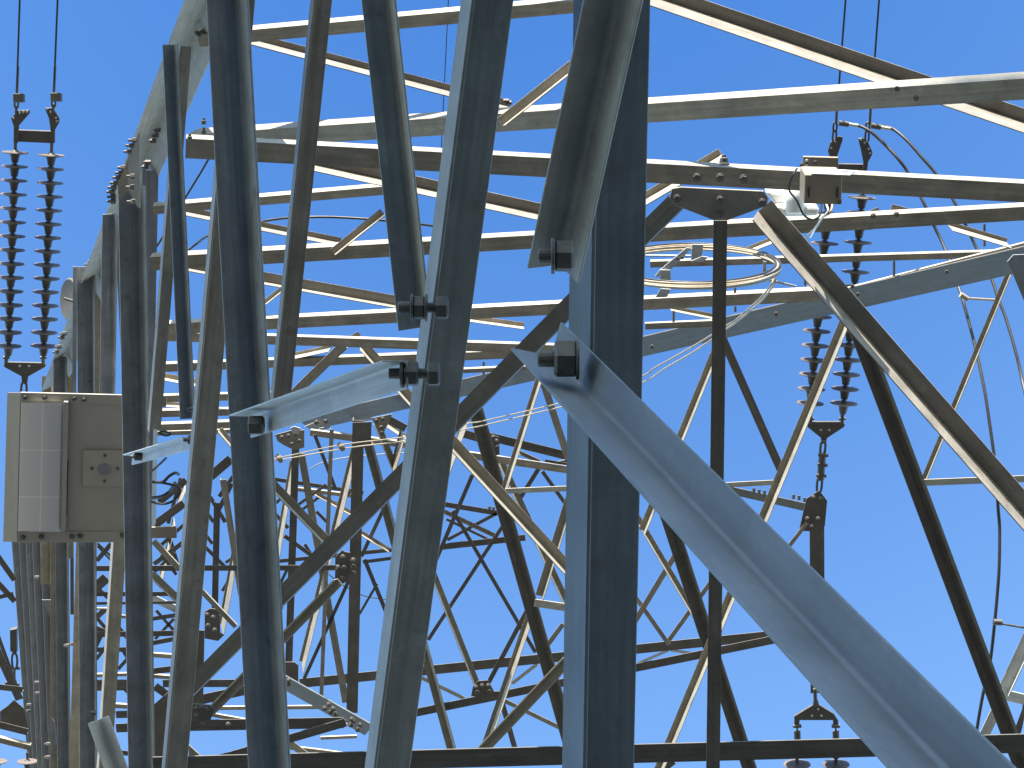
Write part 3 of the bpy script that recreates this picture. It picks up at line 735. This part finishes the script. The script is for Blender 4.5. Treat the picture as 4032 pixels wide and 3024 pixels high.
d = 27.5
AB = assembly("pair of insulator strings starting below the triangular yoke at the bottom right", at((3210,2740), d), GRP)
rod("pin", AB, (3208,2711), (3213,2783), d, 8)
flat("yoke_plate", [(3128,2821),(3202,2776),(3204,2756),(3221,2756),(3225,2776),(3283,2811),(3301,2838),(3300,2859),(3282,2859),(3280,2836),(3149,2836),(3147,2861),(3128,2861)], d, AB, 0.04, holes=[(3197,2818),(3235,2818),(3221,2792)])
for q in (3139, 3291):
    rod("pin", AB, (q - 16, 2859), (q + 16, 2859), d, 8)
    rod("pin", AB, (q, 2850), (q, 2886), d, 4)
    rod("cap", AB, (q, 2879), (q + 1, 2916), d, 14)
insulators(AB, (3138,2928), (3137,3380), d, d + 0.2, 8)
insulators(AB, (3292,2928), (3290,3380), d, d + 0.2, 8)

d = 36.0
AS = assembly("chain and yoke with insulator discs below it in the lower left corner", at((55,2700), d), GRP)
flat("hanger_block", [(39,2481),(65,2477),(66,2570),(56,2573),(40,2564)], d, AS, 0.1)
link(AS, (57,2573), (58,2633), d, 11, 5)
rod("pin", AS, (41,2632), (78,2632), d, 6); rod("pin", AS, (57,2630), (57,2693), d, 5)
flat("yoke_plate", [(20,2686),(75,2691),(74,2719),(20,2716)], d, AS, 0.05)
insulators(AS, (-12,2985), (-5,3300), d, d, 7)
insulators(AS, (108,2985), (115,3300), d, d, 7)

# ------------------------------------------------------------------ line wires and jumper loops
GW = "line wires"
def line_wire(label, top, bot, split, d):
    o = cable("line_wire", [(top[0] + (top[0]-bot[0])*3, top[1] + (top[1]-bot[1])*3, d - 0.6), (*bot, d)], 4.4, WIRE, label, "wire", group=GW)
    cable("compression_sleeve", [(*split, d - 0.02), (*bot, d - 0.02)], 5.6, FITTING, parent=o)
    return o
w1 = line_wire("left wire of the pair ending above the left insulators", (78,-6), (65,392), (71,259), 31)
w2 = line_wire("right wire of the pair ending above the left insulators", (227,-6), (211,392), (217,259), 31)
w3 = line_wire("left wire of the pair ending above the box on the beam", (3330,-6), (3292,482), (3301,344), 29)
w4 = line_wire("right wire of the pair ending above the box on the beam", (3462,-6), (3424,500), (3433,344), 29)
for par, q, dd in ((AL, (75,386), 30.9), (AL, (222,383), 30.9)):
    vs_, fs_ = boxgeo(at(q, dd), RIGHT * 0.07, UP * 0.055, FWD * 0.05)
    make("clamp", vs_, fs_, FITTING, par, bevel=0.01)
link(AL, (65,386), (64,425), 31, 7, 4); rod("pin", AL, (64,416), (63,446), 31, 5)
link(AL, (211,386), (211,422), 31, 7, 4); rod("pin", AL, (211,410), (209,437), 31, 5)
for xs in (3289, 3417):
    link(AR, (xs, 482), (xs - 2, 518), 29, 7, 4); link(AR, (xs - 2, 512), (xs - 4, 560), 29, 7, 4)
GJ = "jumper cables curving down at the right"
jc1 = cable("jumper_cable", [(*(3318,486),28.9),(*(3378,494),28.9),(*(3426,517),28.8),(*(3474,559),28.7),(*(3535,624),28.5),(*(3580,687),28.4),(*(3643,811),28.1),(*(3682,898),28),(*(3719,976),27.8),(*(3770,1118),27.3),(*(3794,1193),27),(*(3836,1350),26.6),(*(3872,1512),26.2),(*(3896,1663),25.9),(*(3920,1844),25.6),(*(3930,2000),25.4),(*(3936,2084),25.3),(*(3934,2235),25.1),(*(3927,2337),25),(*(3917,2446),24.9),(*(3899,2603),24.8),(*(3869,2741),24.7),(*(3845,2880),24.6),(*(3824,3024),24.5),(3780,3400,24.2),(3740,3800,24)], 6.4, WIRE, "jumper cable from the left line wire, bending past the dark strut", "cable", group=GJ)
jc2 = cable("jumper_cable", [(*(3438,497),28.9),(*(3505,503),28.9),(*(3565,547),28.7),(*(3625,614),28.5),(*(3697,699),28.3),(*(3770,817),28),(*(3836,958),27.8),(*(3902,1093),27.4),(*(3927,1166),27.2),(*(3957,1244),27),(*(3993,1362),26.7),(*(4023,1488),26.4),(4050,1640,25.9),(4080,2000,25.5),(4070,2400,25.2),(4030,2800,25),(4000,2950,24.9),(3960,3300,24.6),(3930,3700,24.4)], 6.4, WIRE, "jumper cable from the right line wire, leaving at the right edge", "cable", group=GJ)
for o_, a, b in ((jc1, (3303,484), (3378,495)), (jc2, (3429,494), (3505,508))):
    m_ = (a[0] + (b[0]-a[0])*0.5, a[1] + (b[1]-a[1])*0.5)
    rod("connector", o_, a, m_, 28.85, 11); rod("connector", o_, m_, b, 28.85, 7, BRIGHT)
sp_ = cable("cable_spacer", [(*(3795,1174),26.9),(*(3930,1182),27.1)], 5, BEIGE2, "upper spacer bar between the two jumper cables", "spacer", group="jumper cable spacers")
rod("clamp", sp_, (3782,1160), (3809,1178), 26.8, 11, BEIGE2)
sp_ = cable("cable_spacer", [(*(3920,2452),24.8),(*(4041,2473),24.9)], 4.5, FITTING, "lower spacer bar at the right edge of the view", "spacer", group="jumper cable spacers")
rod("clamp", sp_, (3911,2449), (3945,2451), 24.7, 13)
cable("thin_wire", [(1800,-900,33),(1768,-60,33),(1744,450,33),(1730,760,33)], 2.0, WIRE, "single thin wire high between two near posts", "wire")
cable("thin_wire", [(1219,1848,36),(1269,1822,36),(1381,1799,36),(1560,1785,36),(1700,1780,36)], 2.2, GALV, "faint thin wire curving across the far lattice", "wire")
cable("thin_wire", [(1295,2262,36),(1345,2300,36),(1420,2341,36),(1485,2356,36),(1530,2362,36)], 2.2, WIRE, "slack thin wire behind the dark post with bolt plate", "wire")
cable("black_cable", [(826,618,26),(790,680,26),(729,780,26),(690,850,26),(627,955,26),(590,1010,26)], 4.5, RUBBER, "short black cable slanting behind the left posts", "cable")
cable("black_cable", [(741,985,20.2),(780,955,20.2),(830,925,20),(1000,880,19.6),(1100,861,19.5),(1210,855,19.4),(1337,856,19.4),(1512,868,19.4),(1700,889,19.5),(1900,925,19.8)], 5.0, RUBBER, "black cable arching across behind the upper beams", "cable")

# ------------------------------------------------------------------ optical cable coil on its rack, and the two cables leaving it
dC = 17.6
coil = thing("cable_coil", at((2731,1043), dC), "coiled tan cable on a flat rack between the big leg and the raking brace", "cable coil")
def ell(t_, grow, lift, dd):
    return at((2731 + (335 + grow) * math.cos(t_), 1043 + lift - (76 + grow * 0.30) * math.sin(t_)), dC + dd + 1.1 * math.sin(t_))
for i, (gr, li, dd, rp) in enumerate(((0,0,0,4.4),(6,8,-.03,4.2),(-7,5,.05,4.4),(10,-4,.04,4.2),(-2,13,-.06,4.2),(3,18,-.03,3.6),(-11,-6,.08,4.2))):
    ph = random.random()
    pts = [ell(2 * math.pi * k / 72, gr + 3 * math.sin(3 * k / 72 * 6.28 + ph * 6), li + 2.5 * math.sin(2 * k / 72 * 6.28 + ph * 9), dd) for k in range(73)]
    vs, fs = tube_geo(pts, rp * dC / F, 8)
    make("cable_turn", vs, fs, TAN if i not in (3, 6) else RUBBER, coil, smooth=60)
rack = thing("coil_rack", at((2640,1040), dC), "pale steel bracket arms carrying the cable coil", "bracket")
for pts, dd in (([(2703,975),(2726,977),(2643,1060),(2597,1064)], 17.3), ([(2598,1062),(2640,1063),(2643,1136),(2601,1136)], 17.28), ([(2601,1136),(2642,1139),(2627,1170),(2581,1172)], 17.4), ([(2578,1089),(2598,1091),(2598,1063)], 17.5),
                ([(2726,962),(2770,963),(2764,1009),(2721,1027)], 17.2), ([(2721,1028),(2764,1009),(2791,1013),(2768,1031)], 17.3), ([(3005,1027),(3017,1031),(3017,1103),(3003,1103)], 17.2), ([(3005,1103),(3032,1100),(3137,1125),(3129,1131)], 17.7)):
    plate("bracket_arm", pts, dd, BRIGHT, rack, 0.01, bevel=0.002)
plate("bracket_arm", [(2543,1005),(2721,1006),(2721,1011),(2543,1011)], 17.5, BRIGHT, rack, 0.02)
bolts(rack, [(2667,1018),(2687,1015)], 17.2, 7, spec=[(1,-2,10,6)])
GC = "optical cables running from the coil"
c1 = cable("optical_cable", [(3032,1060,17.4),(3045,1090,17.4),(3039,1118,17.3),(3006,1161,17.5),(2970,1197,17.8),(2898,1259,18.4),(2858,1284,18.8),(2717,1371,19.8),(2576,1450,20.8),(2540,1476,21),(2400,1535,22),(2204,1588,23),(1906,1657,24.5),(1843,1668,24.8),(1594,1720,25.6),(1348,1751,26.3),(1106,1801,27),(1000,1820,27.3)], 4.0, TAN, "upper of the two tan cables running left from the coil", "cable", group=GC)
c2 = cable("optical_cable", [(3044,1075,17.5),(3052,1100,17.4),(3047,1122,17.4),(3014,1166,17.6),(2978,1203,17.9),(2900,1268,18.5),(2862,1294,18.9),(2740,1380,19.8),(2620,1450,20.6),(2540,1502,21.2),(2400,1555,22),(2217,1601,23),(1912,1673,24.5),(1850,1686,24.8),(1587,1737,25.6),(1381,1762,26.3),(1113,1809,27),(1000,1826,27.3)], 4.0, TAN, "lower of the two tan cables running left from the coil", "cable", group=GC)
for q, lb in (((1344,1759), "red brown spacer clamp on the cables beside the dark post"), ((1100,1805), "red brown spacer clamp on the cables nearest the dark near post")):
    g_ = boxgeo(at(q, 26.2), (RIGHT * 0.9 + UP * 0.3) * 0.02, (UP * 0.9 - RIGHT * 0.4) * 0.055, FWD * 0.025)
    g2 = boxgeo(at(q, 26.2), (RIGHT * 0.8 - UP * 0.6) * 0.05, (UP * 0.8 + RIGHT * 0.6) * 0.018, FWD * 0.02)
    g3 = lathe([(0.012, -0.04), (0.035, -0.03), (0.035, 0.03), (0.012, 0.04)], at(q, 26.2), FWD, 12)
    vs_, fs_ = join([g_, g2, g3])
    tag(make("cable_clamp", vs_, fs_, BEIGE2, None), lb, "clamp", "cable spacer clamps")

# ------------------------------------------------------------------ box on the third beam, white housing, its leads
jb = thing("junction_box", at((3240,740), 13.1), "small brown metal box clamped to the beam at the upper right", "box")
plate("back_plate", [(3163,617),(3301,621),(3303,687),(3161,684)], 13.6, BEIGE2, jb, 0.03, bevel=0.003)
plate("shelf", [(3194,682),(3233,665),(3377,672),(3343,688)], [13.0,13.35,13.35,13.0], WHITEP, jb, 0.006)
g_ = plate("body", [(3170,688),(3316,692),(3313,806),(3166,803)], 13.0, BEIGE2, jb, 0.22, bevel=0.006)
for q in (3185, 3297): plate("slot", [(q-3,738),(q+3,738),(q+3,778),(q-3,778)], 12.99, RUBBER, g_, 0.004)
bolts(g_, [(3156,649),(3177,640),(3210,639),(3307,796)], 13.0, 6)
plate("slot", [(3172,629),(3181,629),(3181,654),(3172,654)], 13.58, WHITEP, jb, 0.004)
wh = thing("camera_housing", at((3090,800), 14.2), "white plastic housing hanging beside the small brown box", "housing")
for pts, dd, th_ in (([(3013,755),(3168,758),(3164,808),(3143,815),(3053,814)], 14.0, 0.2), ([(3056,815),(3220,814),(3229,835),(3215,851),(3092,856)], 13.9, 0.16)):
    plate("shell", pts, dd, WHITEP, wh, th_, bevel=0.02)
vs_, fs_ = lathe([(0.05, -0.09), (0.062, -0.08), (0.062, 0.06), (0.05, 0.075)], at((3128,784), 13.95), UP, 18)
make("lens_tube", vs_, fs_, WHITEP, wh, smooth=50)
cable("black_cable", [(*(3138,663),12.9),(*(3124,687),12.85),(*(3112,714),12.85),(*(3108,750),12.85),(*(3137,790),12.9),(*(3164,844),12.9),(*(3196,865),12.9),(*(3226,851),12.9),(*(3235,805),12.95)], 4.2, RUBBER, "black lead looping from the beam under the small brown box", "cable")
cable("tan_lead", [(*(3277,806),12.95),(*(3270,835),12.9),(*(3239,856),12.95),(*(3215,892),13.2),(*(3185,925),13.6),(*(3164,949),14)], 5, TAN, "pale lead leaving the bottom of the brown box", "cable", group="leads under the brown box")
cable("tan_lead", [(*(3254,806),12.95),(*(3260,832),12.9),(*(3233,862),12.95),(*(3209,901),13.2),(*(3191,934),13.6)], 4, WHITEP, "white lead leaving the bottom of the brown box", "cable", group="leads under the brown box")

# ------------------------------------------------------------------ beige cabinet on the left posts
dB = 19.6
cab = thing("equipment_cabinet", at((330,2130), dB), "large beige metal cabinet with a clear strip and round window between the left posts", "cabinet")
body = plate("body", [(80,1547),(604,1560),(596,2134),(66,2134)], dB, BEIGE, cab, 0.03, bevel=0.006)
plate("back_box", [(92,1625),(596,1636),(588,2126),(78,2126)], dB + 0.031, BEIGE, cab, 0.40, bevel=0.012)
plate("side_panel", [(29,1546),(80,1547),(66,2134),(12,2133)], [dB + 0.12, dB, dB, dB + 0.12], BEIGE2, cab, 0.01)
top = plate("lid_flange", [(80,1545),(604,1558),(604,1596),(80,1584)], dB - 0.012, BEIGE, cab, 0.02, bevel=0.004)
bot = plate("lid_flange", [(64,2092),(596,2094),(596,2136),(64,2136)], dB - 0.012, BEIGE, cab, 0.02, bevel=0.004)
bolts(top, [(99,1564),(175,1565),(292,1569),(330,1573)], dB - 0.014, 8)
bolts(bot, [(90,2116),(163,2113),(316,2110),(283,2113),(483,2107)], dB - 0.014, 9)
# clear strip: a shallow bowed cover
pan = bpy.data.materials.new("clear_polycarbonate_cover"); pan.use_nodes = True
nn, ll = pan.node_tree.nodes, pan.node_tree.links
tcx = nn.new("ShaderNodeTexCoord"); brk = nn.new("ShaderNodeTexBrick")
brk.offset = 0.0; brk.inputs["Scale"].default_value = 1.0
brk.inputs["Color1"].default_value = (0.44, 0.43, 0.44, 1); brk.inputs["Color2"].default_value = (0.46, 0.45, 0.45, 1); brk.inputs["Mortar"].default_value = (0.60, 0.59, 0.58, 1)
brk.inputs["Mortar Size"].default_value = 0.004; brk.inputs["Brick Width"].default_value = 0.19; brk.inputs["Row Height"].default_value = 0.40
mp = nn.new("ShaderNodeMapping"); mp.inputs["Rotation"].default_value = (0, 0, 0)
ll.new(tcx.outputs["UV"], brk.inputs["Vector"]); ll.new(brk.outputs[0], nn["Principled BSDF"].inputs["Base Color"])
nn["Principled BSDF"].inputs["Roughness"].default_value = 0.22
nn["Principled BSDF"].inputs["Specular IOR Level"].default_value = 0.8
def cover():
    a, b, c_, e_ = at((84,1585), dB - 0.02), at((252,1587), dB - 0.02), at((240,2093), dB - 0.02), at((72,2091), dB - 0.02)
    nx, ny = 14, 2
    vs, fs, uv = [], [], []
    for j in range(ny):
        for i in range(nx):
            u_ = i / (nx - 1); q_ = a.lerp(b, u_).lerp(e_.lerp(c_, u_), j)
            vs.append(q_ - FWD * (0.05 * math.sin(math.pi * min(1, u_ * 0.98 + 0.02)) ** 0.5 * (0.5 + 0.5 * u_)))
            uv.append((u_ * 0.36, j * 1.1))
    for i in range(nx - 1): fs.append((i, i + 1, nx + i + 1, nx + i))
    vs += [a + FWD * 0.01, b + FWD * 0.01, e_ + FWD * 0.01, c_ + FWD * 0.01]
    n0 = 2 * nx
    fs.append(tuple(range(nx)) + (n0 + 1, n0)); fs.append(tuple(range(2 * nx - 1, nx - 1, -1)) + (n0 + 2, n0 + 3))
    o = make("clear_cover", vs, fs, pan, cab, smooth=40)
    lay = o.data.uv_layers.new(name="uv")
    for lp in o.data.loops:
        k_ = lp.vertex_index
        lay.data[lp.index].uv = uv[k_] if k_ < len(uv) else (0, 0)
cover()
plate("cover_rail", [(250,1582),(267,1583),(256,2094),(240,2093)], dB - 0.06, BEIGE, cab, 0.05, bevel=0.004)
plate("slot", [(260,1814),(269,1814),(264,2024),(256,2024)], dB - 0.006, RUBBER, cab, 0.004)
sq = plate("window_plate", [(327,1774),(486,1776),(486,1916),(325,1913)], dB - 0.03, BEIGE, cab, 0.03, bevel=0.005)
vs_, fs_ = lathe([(0.056, 0), (0.056, 0.008), (0.05, 0.016), (0.03, 0.024), (0.008, 0.027)], at((412,1846), dB - 0.03), -FWD, 28)
make("round_window", vs_, fs_, GALV, sq, smooth=50)
bolts(sq, [(413,1794),(362,1845),(463,1845),(412,1895)], dB - 0.032, 5)
plate("mounting_arm", [(579,2077),(694,2073),(696,2119),(579,2120)], 18.9, BEIGE2, cab, 0.02, bevel=0.003)
plate("mounting_arm", [(568,1553),(654,1561),(654,1602),(568,1600)], 18.95, BEIGE2, cab, 0.02, bevel=0.003)
GB = "black leads beside the cabinet"
cable("black_cable", [(575,1905,19.5),(600,1898,19.3),(640,1898,19.2),(666,1875,19.2),(690,1862,19.2),(703,1868,19.3)], 6, RUBBER, "upper black lead coming out of the cabinet's right side", "cable", group=GB)
cable("black_cable", [(575,1955,19.5),(600,1960,19.3),(635,1955,19.2),(662,1940,19.2),(675,1925,19.3),(690,1900,19.4)], 6.5, RUBBER, "thick middle black lead beside the cabinet", "cable", group=GB)
cable("black_cable", [(575,1965,19.5),(610,1980,19.3),(650,1984,19.2),(685,1970,19.2),(706,1945,19.2),(708,1925,19.2),(690,1912,19.2),(635,1900,19.2)], 5, RUBBER, "lowest black lead looping beside the cabinet", "cable", group=GB)
cable("black_cable", [(585,1870,19.4),(610,1845,19.2),(655,1803,19.1)], 4.5, RUBBER, "short straight black lead above the cabinet's other leads", "cable", group=GB)
cable("black_cable", [(625,1700,20),(640,1712,20),(660,1715,20),(672,1708,20),(655,1700,20),(630,1697,20)], 4, RUBBER, "small black loop of cable behind the near posts", "cable", group=GB)

# round dish on the left posts
dish = thing("dish_antenna", at((265,1180), 29.5), "pale round dish seen edge on behind the left posts", "antenna")
vs_, fs_ = lathe([(0.01, 0.0), (0.12, 0.01), (0.24, 0.05), (0.27, 0.10), (0.25, 0.12), (0.10, 0.10)], at((304,1180), 28.6), (-RIGHT * 0.8 - FWD * 0.55), 32)
make("reflector", vs_, fs_, DARK, dish, smooth=40)
rod("feed", dish, (252,1175), (300,1190), 28.3, 6)
